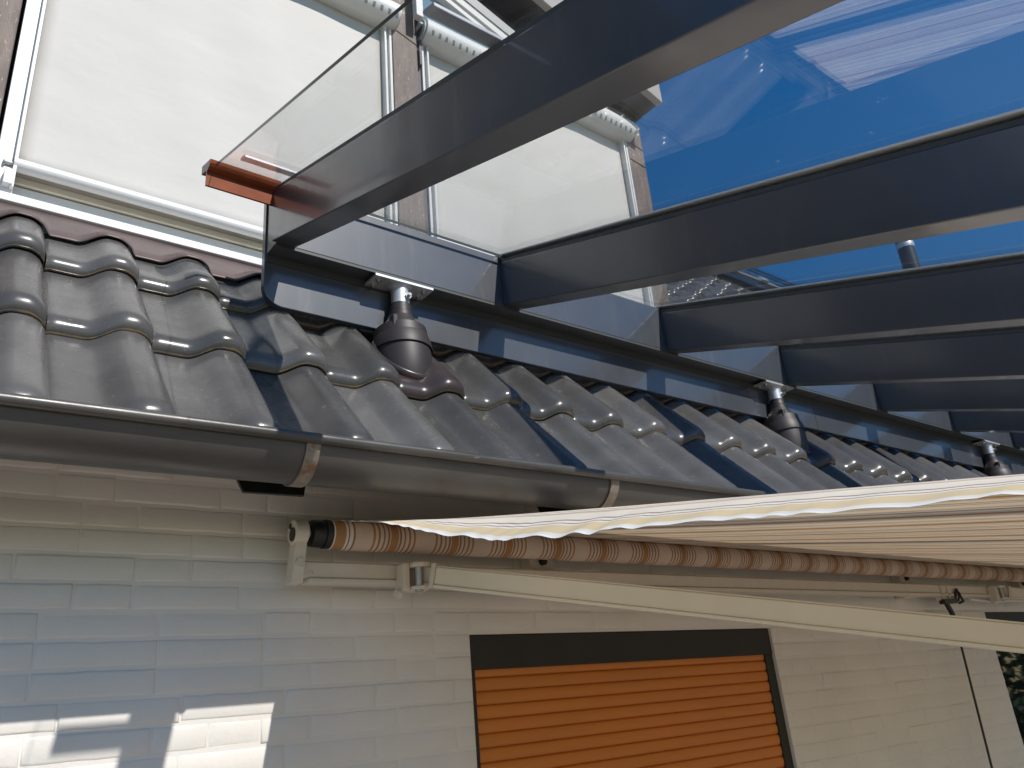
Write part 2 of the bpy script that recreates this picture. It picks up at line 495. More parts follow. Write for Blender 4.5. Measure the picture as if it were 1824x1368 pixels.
class MB:
    def __init__(self):
        self.k = KS[0]
        self.v, self.f, self.m, self.col = [], [], [], []

    def add(self, vs, fs, mi=0, cols=None):
        o = len(self.v)
        self.v += [tuple(p) for p in vs]
        self.f += [tuple(i + o for i in f) for f in fs]
        self.m += [mi] * len(fs)
        self.col += cols if cols else [(0.5, 0, 0)] * len(vs)

    def box(self, x0, x1, u0, u1, z0, z1, mi=0):
        vs = [(x, u, z) for x in (x0, x1) for u in (u0, u1) for z in (z0, z1)]
        self.add(vs, [(0, 1, 3, 2), (4, 6, 7, 5), (0, 4, 5, 1), (2, 3, 7, 6), (0, 2, 6, 4), (1, 5, 7, 3)], mi)

    def hexa(self, p, mi=0):
        # p: 8 points, bottom ring 0-3 then top ring 4-7
        self.add(p, [(3, 2, 1, 0), (4, 5, 6, 7), (0, 1, 5, 4), (1, 2, 6, 5), (2, 3, 7, 6), (3, 0, 4, 7)], mi)

    def prism_x(self, prof, x0, x1, mi=0, cap=None):
        n = len(prof)
        vs = [(x0, u, z) for u, z in prof] + [(x1, u, z) for u, z in prof]
        self.add(vs, [(i, (i + 1) % n, n + (i + 1) % n, n + i) for i in range(n)], mi)
        self.add(vs, [tuple(range(n - 1, -1, -1)), tuple(range(n, 2 * n))], mi if cap is None else cap)

    def prism_u(self, prof, u0, u1, mi=0):
        n = len(prof)
        vs = [(x, u0, z) for x, z in prof] + [(x, u1, z) for x, z in prof]
        self.add(vs, [(i, (i + 1) % n, n + (i + 1) % n, n + i) for i in range(n)] + [tuple(range(n - 1, -1, -1)), tuple(range(n, 2 * n))], mi)

    def prism_z(self, prof, z0, z1, mi=0):
        n = len(prof)
        vs = [(x, u, z0) for x, u in prof] + [(x, u, z1) for x, u in prof]
        self.add(vs, [(i, (i + 1) % n, n + (i + 1) % n, n + i) for i in range(n)] + [tuple(range(n - 1, -1, -1)), tuple(range(n, 2 * n))], mi)

    def beam(self, a, b, w, h, mi=0, up=Vector((0, 0, 1))):
        a, b = Vector(a), Vector(b)
        d = (b - a).normalized()
        s = d.cross(up).normalized()
        t = s.cross(d).normalized()
        ps = []
        for q in (a, b):
            for (i, j) in ((-1, -1), (1, -1), (1, 1), (-1, 1)):
                ps.append(q + s * (w / 2 * i) + t * (h / 2 * j))
        self.add(ps, [(3, 2, 1, 0), (4, 5, 6, 7), (0, 1, 5, 4), (1, 2, 6, 5), (2, 3, 7, 6), (3, 0, 4, 7)], mi)

    def tube(self, a, b, r0, r1=None, n=24, mi=0, caps=True):
        self.lathe_axis(a, b, [(0, r0), (1, r0 if r1 is None else r1)], n, mi, caps)

    def lathe_axis(self, a, b, prof, n=24, mi=0, caps=True):
        a, b = Vector(a), Vector(b)
        d = (b - a)
        L = d.length
        d.normalize()
        up = Vector((0, 0, 1)) if abs(d.z) < 0.9 else Vector((1, 0, 0))
        s = d.cross(up).normalized()
        t = s.cross(d).normalized()
        vs = []
        for (k, r) in prof:
            for i in range(n):
                an = 2 * math.pi * i / n
                vs.append(a + d * (L * k) + s * (r * math.cos(an)) + t * (r * math.sin(an)))
        fs = []
        for j in range(len(prof) - 1):
            for i in range(n):
                fs.append((j * n + i, j * n + (i + 1) % n, (j + 1) * n + (i + 1) % n, (j + 1) * n + i))
        if caps:
            fs.append(tuple(range(n - 1, -1, -1)))
            fs.append(tuple((len(prof) - 1) * n + i for i in range(n)))
        self.add(vs, fs, mi)

    def path(self, pts, r, n=8, mi=0):
        for i in range(len(pts) - 1):
            self.tube(pts[i], pts[i + 1], r, n=n, mi=mi)

    def grid(self, rows, mi=0, cols=None):
        n = len(rows[0])
        vs = [p for r in rows for p in r]
        fs = [(j * n + i, j * n + i + 1, (j + 1) * n + i + 1, (j + 1) * n + i) for j in range(len(rows) - 1) for i in range(n - 1)]
        self.add(vs, fs, mi, cols)

    def build(self, name, mats, parent=None, smooth=None, bevel=0.0, local=False, fix=True, attr=False):
        me = bpy.data.meshes.new(name)
        off = Vector((OX, OY, OZ))
        if local:
            vs = [Vector(p) for p in self.v]
        else:
            base = parent_world(parent)
            vs = [Vector(p) * self.k + off - base for p in self.v]
        me.from_pydata(vs, [], self.f)
        for m in (mats if isinstance(mats, (list, tuple)) else [mats]):
            me.materials.append(m)
        me.polygons.foreach_set('material_index', self.m)
        if attr:
            ca = me.color_attributes.new('tile', 'FLOAT_COLOR', 'POINT')
            ca.data.foreach_set('color', [c for q in self.col for c in (q[0], q[1], q[2], 1.0)])
        if fix:
            bm = bmesh.new()
            bm.from_mesh(me)
            bmesh.ops.recalc_face_normals(bm, faces=bm.faces)
            bm.to_mesh(me)
            bm.free()
        if smooth:
            me.polygons.foreach_set('use_smooth', [True] * len(me.polygons))
            me.set_sharp_from_angle(angle=R(smooth))
        me.update()
        o = bpy.data.objects.new(name, me)
        COL.objects.link(o)
        if parent:
            o.parent = parent
        if bevel:
            b = o.modifiers.new('bevel', 'BEVEL')
            b.width = bevel
            b.segments = 2
            b.limit_method = 'ANGLE'
            b.angle_limit = R(40)
        return o


def parent_world(p):
    v = Vector((0, 0, 0))
    while p:
        v += Vector(p.location)
        p = p.parent
    return v


def tag(o, label=None, cat=None, group=None, kind=None):
    if label: o['label'] = label
    if cat: o['category'] = cat
    if group: o['group'] = group
    if kind: o['kind'] = kind
    return o


def thing(name, label, cat, loc, group=None):
    o = bpy.data.objects.new(name, None)
    o.empty_display_size = 0.2
    COL.objects.link(o)
    o.location = Vector(loc) * KS[0] + Vector((OX, OY, OZ))
    return tag(o, label, cat, group)


def copy_tree(o, parent=None):
    c = o.copy()
    COL.objects.link(c)
    c.parent = parent
    for ch in list(o.children):
        copy_tree(ch, c)
    return c


GZ = -1.85            # ground level in survey height

# ------------------------------------------------------------------ ground
g = MB()
nx = 24
g.add([(-60, -60, GZ - 0.004), (60, -60, GZ - 0.004), (60, 60, GZ - 0.004), (-60, 60, GZ - 0.004)], [(0, 1, 2, 3)])
tag(g.build('lawn', lawn_m), kind='structure')
g = MB()
p = 0.5
for ix in range(-12, 28):
    for iy in range(-14, 5):
        x0, u0 = ix * p, iy * p
        d = random.uniform(-0.001, 0.001)
        g.box(x0 + 0.003, x0 + p - 0.003, u0 + 0.003, u0 + p - 0.003, GZ - 0.03, GZ + 0.02 + d)
tag(g.build('terrace_paving', paving), kind='structure')

# ------------------------------------------------------------------ house
house = thing('house', 'white painted brick house with black tiled roof and brown timber dormer gable', 'house', (3.0, 2.035, GZ))

# openings in the wall: (x0, x1, z0, z1)
SH = (1.398, 2.862, -0.95, 0.211)
PD = (4.815, 6.60, GZ, 0.272)
WZ1 = 0.72
b = MB()
course = 0.0625
z = 0.343
while z > GZ: z -= course
rng = random.Random(3)


def brick(x0, x1, z0, z1, jit):
    j = 0.0036
    jx = rng.choice((0.0003, 0.0004, 0.0006, 0.0010, 0.0026))
    x0 += jx; x1 -= jx; z0 += j + 0.0005; z1 -= j + 0.0005
    if x1 - x0 < 0.01: return
    n = max(2, int((x1 - x0) / 0.035))
    wob = lambda s: rng.uniform(-s, s)
    top = [(x0 + (x1 - x0) * i / n, z1 + wob(0.0011)) for i in range(n + 1)]
    bot = [(x0 + (x1 - x0) * i / n, z0 + wob(0.0011)) for i in range(n + 1)]
    yf = 2.035 + jit
    tilt = wob(0.0016)
    loops = []
    for k, (ins, dy) in enumerate(((-0.0012, 0.0045), (0.0014, 0.0014), (0.0056, 0.0))):
        lo = []
        for i, (x, zz) in enumerate(bot):
            xx = min(max(x, x0 + ins), x1 - ins)
            lo.append((xx, yf + dy + (tilt if k else 0), zz + ins))
        for i, (x, zz) in reversed(list(enumerate(top))):
            xx = min(max(x, x0 + ins), x1 - ins)
            lo.append((xx, yf + dy - (tilt if k else 0), zz - ins))
        loops.append(lo)
    m = len(loops[0])
    vs = [p for l in loops for p in l]
    fs = []
    for k in range(2):
        for i in range(m):
            fs.append((k * m + i, k * m + (i + 1) % m, (k + 1) * m + (i + 1) % m, (k + 1) * m + i))
    o = 2 * m
    for i in range(n):
        fs.append((o + i, o + i + 1, o + m - 2 - i, o + m - 1 - i))
    b.add(vs, fs)


row = 0
while z < WZ1:
    z0, z1 = z, z + course
    x = -2.6 - rng.choice((0, 0.0625, 0.125, 0.19))
    while x < 8.6:
        w = 0.25 if rng.random() < 0.74 else 0.125
        segs = [(x, x + w)]
        for (a0, a1, c0, c1) in (SH, PD):
            if z1 > c0 + 0.01 and z0 < c1 - 0.012:
                new = []
                for (s0, s1) in segs:
                    if s1 <= a0 or s0 >= a1: new.append((s0, s1)); continue
                    if s0 < a0: new.append((s0, a0))
                    if s1 > a1: new.append((a1, s1))
                segs = new
        for (s0, s1) in segs:
            brick(s0, s1, z0, z1, rng.uniform(-0.0013, 0.0013))
        x += w
    z += course
    row += 1
# mortar ground and reveals, split round the openings
yb = 2.0371


def sheet(x0, x1, z0, z1):
    b.box(x0, x1, yb, yb + 0.20, z0, z1)


sheet(-2.7, SH[0], GZ - 0.2, WZ1)
sheet(SH[0], SH[1], SH[3], WZ1)
sheet(SH[0], SH[1], GZ - 0.2, SH[2])
sheet(SH[1], PD[0], GZ - 0.2, WZ1)
sheet(PD[0], PD[1], PD[3], WZ1)
sheet(PD[1], 8.8, GZ - 0.2, WZ1)
b.build('brick_wall', paint_wall, house, smooth=50)

# eaves soffit and black bracket ends behind the gutter
s = MB()
s.box(-2.7, 14, 1.90, 2.03, 0.705, 0.72)
s.build('eaves_soffit', paint_wall, house)
KS[0] = 1.053
STRAPS = [-1.06, -0.206, 0.647, 1.50, 2.353, 3.206, 4.06, 4.91, 5.77, 6.62, 7.47]
for X in STRAPS:
    t = MB()
    c = X + 0.012
    t.prism_u([(c - 0.070, 0.484), (c + 0.070, 0.487), (c + 0.080, 0.56), (c + 0.086, 0.703), (c - 0.12, 0.703), (c - 0.094, 0.53)], 1.692, 1.702)
    t.build('eaves_bracket', blackwood, house, bevel=0.002)

KS[0] = 1.0425
# --- roof tiles
TB = 1.19                      # tangent of the roof pitch
CB = 1 / math.hypot(1, TB)
SB = TB * CB
TW, TX0 = 0.2125, 0.180
EU, EZ = 1.565, 0.548
ROWL = 0.2307                    # horizontal step per row
SUPPORT_X = [1.057, 2.879, 4.985]


def sstep(t):
    t = max(0.0, min(1.0, t))
    return t * t * (3 - 2 * t)


def prof(x):
    if x < 0.36: return 0.0
    if x < 0.72: return 0.041 * sstep((x - 0.36) / 0.36)
    if x < 0.80: return 0.041
    return 0.041 - 0.021 * ((x - 0.80) / 0.20) ** 2


def roofpt(x, s, h):
    # s metres up the slope from the eave, h metres off the plane
    return (x, EU + s * CB - h * SB, EZ + s * SB + h * CB)


def tile(mb, x0, s0, L, nx, rngt, full=True):
    t0 = 0.043
    dx = rngt.uniform(-0.0018, 0.0018)
    ds = rngt.uniform(-0.004, 0.004)
    dh = rngt.uniform(-0.0015, 0.0025)
    sk = rngt.uniform(-0.004, 0.004)
    rv = rngt.random()
    ss = [(0.016, -0.0345, 1.0), (0.0045, -0.0345, 1.0), (0.0026, -0.0338, 1.0), (0.0024, -0.0292, 1.0), (0.0040, -0.0280, 0.95), (0.0042, -0.0260, 0.8),
          (0.0066, -0.0195, 0.6), (0.0112, -0.0132, 0.45), (0.018, -0.0074, 0.3), (0.027, -0.0030, 0.2), (0.039, -0.0005, 0.1), (0.052, 0.0004, 0.05), (0.078, 0.0, 0), (0.13, 0.0, 0), (0.22, 0.0, 0), (L, 0.0, 0)]
    xs = [i / nx for i in range(nx + 1)]
    rows, cols = [], []
    for (s, d, gr) in ss:
        base = t0 * (1 - s / (L + 0.02)) + dh
        line = []
        # left skirt (butts under the neighbour's roll) and right-hand drop
        line.append(roofpt(x0 + dx + 0.0015, s0 + s + ds, base + d - 0.030))
        cols.append((rv, gr, 0))
        for i, x in enumerate(xs):
            rx = 0.0015 + (TW - 0.003) * x
            edge = 0.0
            if i == 0: edge = -0.004
            if i == nx: edge = -0.004
            line.append(roofpt(x0 + dx + rx, s0 + s + ds + sk * x, base + d + prof(x) + edge))
            cols.append((rv, gr, 0))
        line.append(roofpt(x0 + dx + TW + 0.001, s0 + s + ds + sk, base + d + prof(1) - 0.034))
        cols.append((rv, gr, 0))
        rows.append(line)
    mb.grid(rows, 0, cols)


tl = MB()
rt = random.Random(5)
LS = ROWL / CB
for r_ in range(3):
    for k in range(-14, 68):
        x0 = TX0 + TW * k
        if r_ == 1 and k in (4, 13, 23): continue       # plastic base tiles of the supports sit here
        near = x0 < 4.5
        if r_ == 0:
            tile(tl, x0, -0.062, LS + 0.100, 22 if near else 12, rt)
        else:
            tile(tl, x0, r_ * LS - 0.021, LS + 0.05 if r_ < 2 else 0.285, 22 if near else 12, rt)
for r_ in range(3, 13):
    for k in range(14, 68):
        x0 = TX0 + TW * k
        tile(tl, x0, r_ * LS - 0.021, LS + 0.05, 12, rt)
tl.build('roof_tiles', tile_m, house, smooth=60, attr=True)
# battened deck under the tiles (seen only as darkness in the joints)
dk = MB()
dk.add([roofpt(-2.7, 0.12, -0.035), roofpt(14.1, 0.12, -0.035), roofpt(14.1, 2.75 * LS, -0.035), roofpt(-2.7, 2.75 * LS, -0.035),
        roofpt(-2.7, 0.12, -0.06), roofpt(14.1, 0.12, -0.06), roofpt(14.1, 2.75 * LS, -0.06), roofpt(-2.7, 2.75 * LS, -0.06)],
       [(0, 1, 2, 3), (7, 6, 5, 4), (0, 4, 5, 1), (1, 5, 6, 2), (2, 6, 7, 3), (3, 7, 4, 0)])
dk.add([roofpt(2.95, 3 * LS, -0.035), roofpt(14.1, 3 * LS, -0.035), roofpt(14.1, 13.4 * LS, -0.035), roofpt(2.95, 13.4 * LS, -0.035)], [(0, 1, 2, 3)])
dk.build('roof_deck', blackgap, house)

# --- flashing dressed over the top tiles, below the window sill
fl = MB()
rows = []
topS = 0.9635
for (s, h, follow) in ((topS - 0.052, 0.0115, 1), (topS - 0.045, 0.0135, 1), (topS - 0.012, 0.016, 0.8), (topS + 0.004, 0.012, 0.25)):
    line = []
    for i in range(-280, 440):
        x = TX0 + TW * i / 22 * 0.5
        ph = ((x - TX0) / TW) % 1.0
        pr = prof(ph)
        if ph < 0.06: pr = 0.017 * (1 - ph / 0.06)
        if ph > 0.94: pr = prof(ph)
        line.append(roofpt(x, s + 0.004 * math.sin(x * 7), h + 0.011 + pr * follow + 0.0012 * math.sin(x * 31)))
    rows.append(line)
xs = [p[0] for p in rows[-1]]
rows.append([(x, 2.270, 1.404 + 0.002 * math.sin(x * 5)) for x in xs])
rows.append([(x, 2.300, 1.44) for x in xs])
rows = [[p for p in r if p[0] < 2.93] for r in rows]
n = min(len(r) for r in rows)
fl.grid([r[:n] for r in rows])
f = fl.build('roof_flashing', flash, house, smooth=45, fix=False)
so = f.modifiers.new('thick', 'SOLIDIFY'); so.thickness = 0.003; so.offset = 1

# --- dormer gable: posts, frames, panes, roof
def soff(x): return 3.243 - 0.3333 * (x - 1.891)


KS[0] = 1.063
w = MB()                       # wall behind the screens, reaching up to the sloping soffit
w.prism_u([(-2.0, 1.36), (2.86, 1.36), (2.86, soff(2.86)), (-0.6, soff(-0.6)), (-2.0, soff(-0.6) - 0.47)], 2.462, 2.52)
w.build('gable_wall', darkwood, house)
for (x0, x1, lab) in ((-0.19, 0.040, None), (1.347, 1.470, None), (2.772, 2.892, None)):
    w = MB()
    zt = soff((x0 + x1) / 2) - 0.03
    if x0 > 1 and x0 < 2:
        w.prism_u([(x0, 1.42), (x1, 1.42), (x1, 2.722), (x0, 2.760)], 2.268, 2.46)
        w.prism_u([(x0, 2.764), (x1, 2.726), (x1, soff(x1) - 0.002), (x0, soff(x0) - 0.002)], 2.268, 2.46)
    elif x0 > 2:
        w.prism_u([(x0, 1.42), (x1, 1.42), (x1, 2.622), (x0, 2.640)], 2.268, 2.46)
        w.prism_u([(x0, 2.648), (x1, 2.630), (x1, 2.735), (x0, 2.760)], 2.268, 2.46)
        w.prism_u([(x0, 2.768), (x1, 2.743), (x1, soff(x1) - 0.002), (x0, soff(x0) - 0.002)], 2.268, 2.46)
    else:
        w.prism_u([(x0, 1.40), (x1, 1.40), (x1, soff(x1) - 0.002), (x0, soff(x0) - 0.002)], 2.262, 2.46)
    w.build('timber_post', timber, house, bevel=0.004)
w = MB()                       # dark plum boxes paint in the shaded gap beside the middle post
w.box(1.470, 1.492, 2.285, 2.40, 1.42, 2.95)
w.box(1.478, 1.490, 2.262, 2.2845, 2.62, 2.76)
w.build('post_gap', plum_gap, house)
# window sill: white nose, shaded upstand, black joint and beige bottom frame
w = MB()
w.prism_x([(2.226, 1.396), (2.226, 1.421), (2.236, 1.426), (2.344, 1.440), (2.344, 1.40), (2.236, 1.392)], -0.19, 2.762)
w.build('window_sill', white_alu, house, bevel=0.002)
w = MB()
w.box(0.045, 2.765, 2.345, 2.46, 1.430, 1.523)
w.build('sill_upstand', white_alu, house)
w = MB()
w.box(0.045, 1.342, 2.362, 2.455, 1.524, 1.70)
w.box(1.5, 2.765, 2.362, 2.455, 1.524, 1.70)
w.build('frame_joint', blackgap, house)
for (x0, x1) in ((0.058, 1.340), (1.50, 2.765)):
    w = MB()
    w.box(x0, x1, 2.338, 2.3615, 1.5305, 1.553)
    w.box(x0, x1, 2.343, 2.3615, 1.5555, 1.66)
    w.build('window_frame', beige_frame, house, bevel=0.002)
# sloping gable window above the right-hand screen (stands proud of the wall)
KS[0] = 1.015
w = MB()
w.prism_u([(1.498, 2.957), (1.535, 2.957), (1.535, soff(1.535) - 0.07), (1.498, soff(1.498) - 0.07)], 2.30, 2.335)
w.build('gable_window_jamb', white_alu, house, bevel=0.003)
for (a, c, mm, uu) in ((-0.158, -0.128, white_alu, 2.312), (-0.128, -0.113, grey_alu, 2.325), (-0.113, -0.066, white_alu, 2.305), (-0.066, -0.001, grey_alu, 2.298)):
    w = MB()
    x0, x1 = 1.536, 2.34
    w.prism_u([(x0, soff(x0) + a), (x1, soff(x1) + a), (x1, soff(x1) + c), (x0, soff(x0) + c)], uu, 2.56)
    w.build('gable_window_frame', mm, house, bevel=0.0015)
w = MB()
w.box(1.536, 2.25, 2.33, 2.40, 2.950, 2.960)
w.build('gable_window_frame', white_alu, house, bevel=0.002)
w = MB()
w.prism_u([(1.536, 2.96), (2.24, 2.96), (1.536, soff(1.536) - 0.158)], 2.345, 2.352)
w.build('gable_window_pane', gable_glass, house)
KS[0] = 1.063
# dormer roof: dark soffit boards with a grey-brown verge capping
w = MB()
XR = 2.866
prof_r = [(XR, soff(XR)), (-0.6, soff(-0.6)), (-4.1, soff(-0.6) - 1.166), (-4.1, soff(-0.6) - 1.05), (-0.6, soff(-0.6) + 0.12), (XR, soff(XR) + 0.12)]
w.prism_u(prof_r, 2.106, 6.5)
w.build('dormer_roof', darkwood, house)
w = MB()
w.prism_u([(XR + 0.004, soff(XR) - 0.010), (-0.6, soff(-0.6) - 0.010), (-0.6, soff(-0.6) + 0.13), (XR + 0.004, soff(XR) + 0.13)], 2.066, 2.1055)
w.build('verge_board', capmetal, house, bevel=0.003)
w = MB()
w.box(2.846, 2.890, 2.461, 6.0, 1.40, soff(2.88) - 0.012)
w.build('dormer_side_wall', timber, house)

KS[0] = 1.0
# --- patio door on the far right
pd = MB()
pd.box(PD[0], PD[1], 2.062, 2.12, PD[3] - 0.075, PD[3])
pd.box(PD[0], PD[0] + 0.062, 2.062, 2.12, GZ, PD[3] - 0.075)
pd.box(PD[1] - 0.062, PD[1], 2.062, 2.12, GZ, PD[3] - 0.075)
pdo = pd.build('patio_door', frame_dark, house, bevel=0.003)
pg = MB()
pg.box(PD[0] + 0.062, PD[1] - 0.062, 2.085, 2.095, GZ + 0.02, PD[3] - 0.075)
pg.build('pane', window_glass, pdo)

KS[0] = 1.0425
# ------------------------------------------------------------------ solar panels and flue on the upper roof
for i, (s0, s1, m_, lab) in enumerate(((4.42, 5.02, solar_black, 'narrow black solar panel with silver clamps at the lower edge of the array'), (5.06, 5.80, panel_glass, 'pale blue reflecting solar panel row above the black panel'))):
    th_ = thing('solar_panel', lab, 'solar panel', (8.5, s0, EZ + TB * (s0 - EU) + 0.06), 'solar panels on the upper roof')
    a0, a1 = (s0 - EU) / CB, (s1 - EU) / CB
    x0, x1 = (5.6, 12.5)
    m2 = MB()
    m2.hexa([roofpt(x0, a0, 0.06), roofpt(x1, a0, 0.06), roofpt(x1, a1, 0.06), roofpt(x0, a1, 0.06), roofpt(x0, a0, 0.13), roofpt(x1, a0, 0.13), roofpt(x1, a1, 0.13), roofpt(x0, a1, 0.13)])
    m2.build('panel', m_, th_)
    m3 = MB()
    if i == 0:
        m3.hexa([roofpt(x0, a0 + .42, 0.131), roofpt(x1, a0 + .42, 0.131), roofpt(x1, a0 + .50, 0.131), roofpt(x0, a0 + .50, 0.131), roofpt(x0, a0 + .42, 0.16), roofpt(x1, a0 + .42, 0.16), roofpt(x1, a0 + .50, 0.16), roofpt(x0, a0 + .50, 0.16)])
        m3.build('rail', grey_alu, th_)
        for kx in range(12):
            m3 = MB()
            xx = x0 + 0.3 + kx * 0.55
            m3.hexa([roofpt(xx, a0 + .40, 0.161), roofpt(xx + .12, a0 + .40, 0.161), roofpt(xx + .12, a0 + .47, 0.161), roofpt(xx, a0 + .47, 0.161), roofpt(xx, a0 + .40, 0.19), roofpt(xx + .12, a0 + .40, 0.19), roofpt(xx + .12, a0 + .47, 0.19), roofpt(xx, a0 + .47, 0.19)])
            m3.build('clamp', alu_cap, th_)
    else:
        for f_ in (0.30, 0.62):
            q = a0 + (a1 - a0) * f_
            m3.hexa([roofpt(x0, q, 0.131), roofpt(x1, q, 0.131), roofpt(x1, q + .03, 0.131), roofpt(x0, q + .03, 0.131), roofpt(x0, q, 0.14), roofpt(x1, q, 0.14), roofpt(x1, q + .03, 0.14), roofpt(x0, q + .03, 0.14)])
        m3.build('panel_frame', solar_black, th_)
fx, fu = 9.30, 3.6
flue = thing('flue_pipe', 'dark blue-grey flue pipe with a bright clamp ring against the blue sky', 'flue', (fx, fu, EZ + TB * (fu - EU)))
m2 = MB()
m2.tube((fx, fu, 2.95), (fx, fu, 5.6), 0.098, n=32)
m2.build('pipe', flue_m, flue, smooth=40)
m2 = MB()
m2.lathe_axis((fx, fu, 4.80), (fx, fu, 4.875), [(0, 0.100), (0.3, 0.104), (0.7, 0.104), (1, 0.100)], n=32)
m2.build('clamp_ring', galv, flue, smooth=40)
m2 = MB()
m2.lathe_axis((fx, fu, 2.9), (fx, fu, 3.25), [(0, 0.26), (0.5, 0.14), (1, 0.101)], n=32)
m2.build('flashing_collar', flue_m, flue, smooth=60)

# ------------------------------------------------------------------ rain gutter
KS[0] = 1.053
gut = thing('rain_gutter', 'dark weathered half-round gutter along the eaves held by rusty straps', 'gutter', (2.0, 1.5365, 0.46))
GR, GU = 0.0765, 1.5365


def gzc(x): return 0.542 + 0.0065 * (x - 0.3)


gm = MB()
xsg = [-2.8 + 0.4 * i for i in range(0, 42)]
pr_out = []
for i in range(25):
    an = math.pi + math.pi * i / 24
    pr_out.append((math.cos(an) * GR, math.sin(an) * GR))
pr_in = [(c * 0.962, s_ * 0.962 + 0.001) for c, s_ in reversed(pr_out)]
full = pr_out + [(GR, 0.012), (GR * 0.962, 0.012)] + pr_in
rows = [[(x, GU + c, gzc(x) + s_) for (c, s_) in full + [full[0]]] for x in xsg]
gm.grid(rows)
gm.build('trough', zinc, gut, smooth=40)
gm = MB()
rows = []
for x in xsg:
    line = []
    for i in range(17):
        an = 2 * math.pi * i / 16
        line.append((x, GU - GR - 0.008 + 0.0110 * math.cos(an), gzc(x) - 0.003 + 0.0110 * math.sin(an)))
    rows.append(line)
gm.grid(rows)
gm.build('front_bead', zinc, gut, smooth=60)
for X in STRAPS:
    X = X * 1.0
    st = MB()
    rows = []
    for i in range(-1, 22):
        an = math.pi * 1.02 + (math.pi * 0.98) * i / 21
        ro, c_, z_ = GR + 0.0045, math.cos(an), math.sin(an)
        rows.append([(X - 0.015, GU + c_ * (GR + 0.0008), gzc(X) + z_ * (GR + 0.0008)), (X - 0.015, GU + c_ * ro, gzc(X) + z_ * ro), (X + 0.015, GU + c_ * ro, gzc(X) + z_ * ro), (X + 0.015, GU + c_ * (GR + 0.0008), gzc(X) + z_ * (GR + 0.0008))])
    st.grid(rows)
    st.box(X - 0.015, X + 0.015, GU + GR + 0.001, GU + GR + 0.006, gzc(X) - 0.005, gzc(X) + 0.06)
    st.build('strap', strapm, gut, smooth=35)
gs = MB()       # soldered lap joint
rows = []
for i in range(0, 25):
    an = math.pi + math.pi * i / 24
    c_, z_ = math.cos(an) * (GR + 0.0012), math.sin(an) * (GR + 0.0012)
    rows.append([(2.06, GU + c_, gzc(2.06) + z_), (2.14, GU + c_, gzc(2.14) + z_)])
gs.grid(rows)
gs.build('lap_joint', zinc, gut, smooth=40)

KS[0] = 1.063
# ------------------------------------------------------------------ external screens
def screen(x0, x1, fx0, fx1, label):
    t = thing('external_screen', label, 'window screen', ((x0 + x1) / 2, 2.30, 1.50), 'white external screens on the dormer gable')
    m_ = MB()
    nxx, nz = 30, 20
    rows = []
    for j in range(nz + 1):
        zz = 1.555 + (2.79 - 1.555) * j / nz
        rows.append([(fx0 + (fx1 - fx0) * i / nxx, 2.302 + 0.0025 * math.sin(i * 0.7 + j * 0.4) * math.sin(math.pi * i / nxx), zz) for i in range(nxx + 1)])
    m_.grid(rows)
    o = m_.build('fabric', screen_m, t, smooth=60)
    so = o.modifiers.new('thick', 'SOLIDIFY'); so.thickness = 0.0012; so.offset = 0
    for (a, c, sgn) in ((x0, fx0 - 0.002, 1), (fx1 + 0.002, x1, -1)):
        m_ = MB()
        m_.box(a, c, 2.288, 2.324, 1.45, 2.86)
        inner = c - 0.010 if sgn > 0 else a
        m_.box(inner, inner + 0.010, 2.268, 2.2875, 1.47, 2.80)
        outer = a if sgn > 0 else c - 0.012
        m_.box(outer, outer + 0.012, 2.272, 2.2875, 1.47, 2.80)
        m_.build('guide_track', white_alu, t, bevel=0.002)
    m_ = MB()
    m_.lathe_axis((fx0 - 0.012, 2.284, 1.555), (fx1 + 0.012, 2.284, 1.555), [(0, 0.018), (0.001, 0.020), (0.999, 0.020), (1, 0.018)], n=24)
    rl = m_.build('bottom_rail', white_alu, t, smooth=40)
    m_ = MB()
    m_.tube((fx0 - 0.032, 2.284, 1.555), (fx0 - 0.011, 2.284, 1.555), 0.006, n=12)
    m_.tube((fx0 - 0.036, 2.284, 1.555), (fx0 - 0.032, 2.284, 1.555), 0.011, n=12)
    m_.build('rail_pin', boltm, rl)
    m_ = MB()
    m_.box(fx0 - 0.030, fx0 - 0.006, 2.262, 2.2875, 1.475, 1.525)
    m_.build('end_stop', white_alu, t, bevel=0.002)
    m_ = MB()      # cassette: rounded hood with a flat back
    pr = []
    cu, cz, rr = 2.262, 2.812, 0.062
    for i in range(17):
        an = R(80 + 200 * i / 16)
        pr.append((cu + rr * math.cos(an), cz + rr * math.sin(an)))
    pr += [(2.325, cz - rr * 0.98), (2.325, cz + rr * 0.98)]
    m_.prism_x(pr, x0 - 0.004, x1 + 0.012)
    cs = m_.build('cassette', hood_m, t, smooth=35)
    m_ = MB()
    m_.tube((x0 - 0.0145, cu + 0.004, cz), (x0 - 0.0045, cu + 0.004, cz), 0.055, n=28)
    m_.build('end_cap', grey_alu, cs, smooth=40, bevel=0.002)
    m_ = MB()
    m_.tube((x1 + 0.0125, cu + 0.004, cz), (x1 + 0.019, cu + 0.004, cz), 0.058, n=28)
    m_.build('end_cap', grey_alu, cs, smooth=40, bevel=0.002)
    m_ = MB()
    m_.tube((x0 - 0.017, cu + 0.004, cz), (x0 - 0.015, cu + 0.004, cz), 0.034, n=24)
    m_.build('cap_recess', black_plastic, cs)
    return t


screen(0.050, 1.345, 0.104, 1.306, 'large white screen on the dormer, left of the middle brown post')
screen(1.494, 2.775, 1.532, 2.740, 'white screen right of the middle brown post, under the triangular pane')

KS[0] = 1.0
# ------------------------------------------------------------------ terrace roof (beam, rafters, glass)
SL = 0.3386
U1, Z1 = 1.755, 1.180
UE = -1.75
def rz(u, h): return Z1 + h + SL * (u - U1)


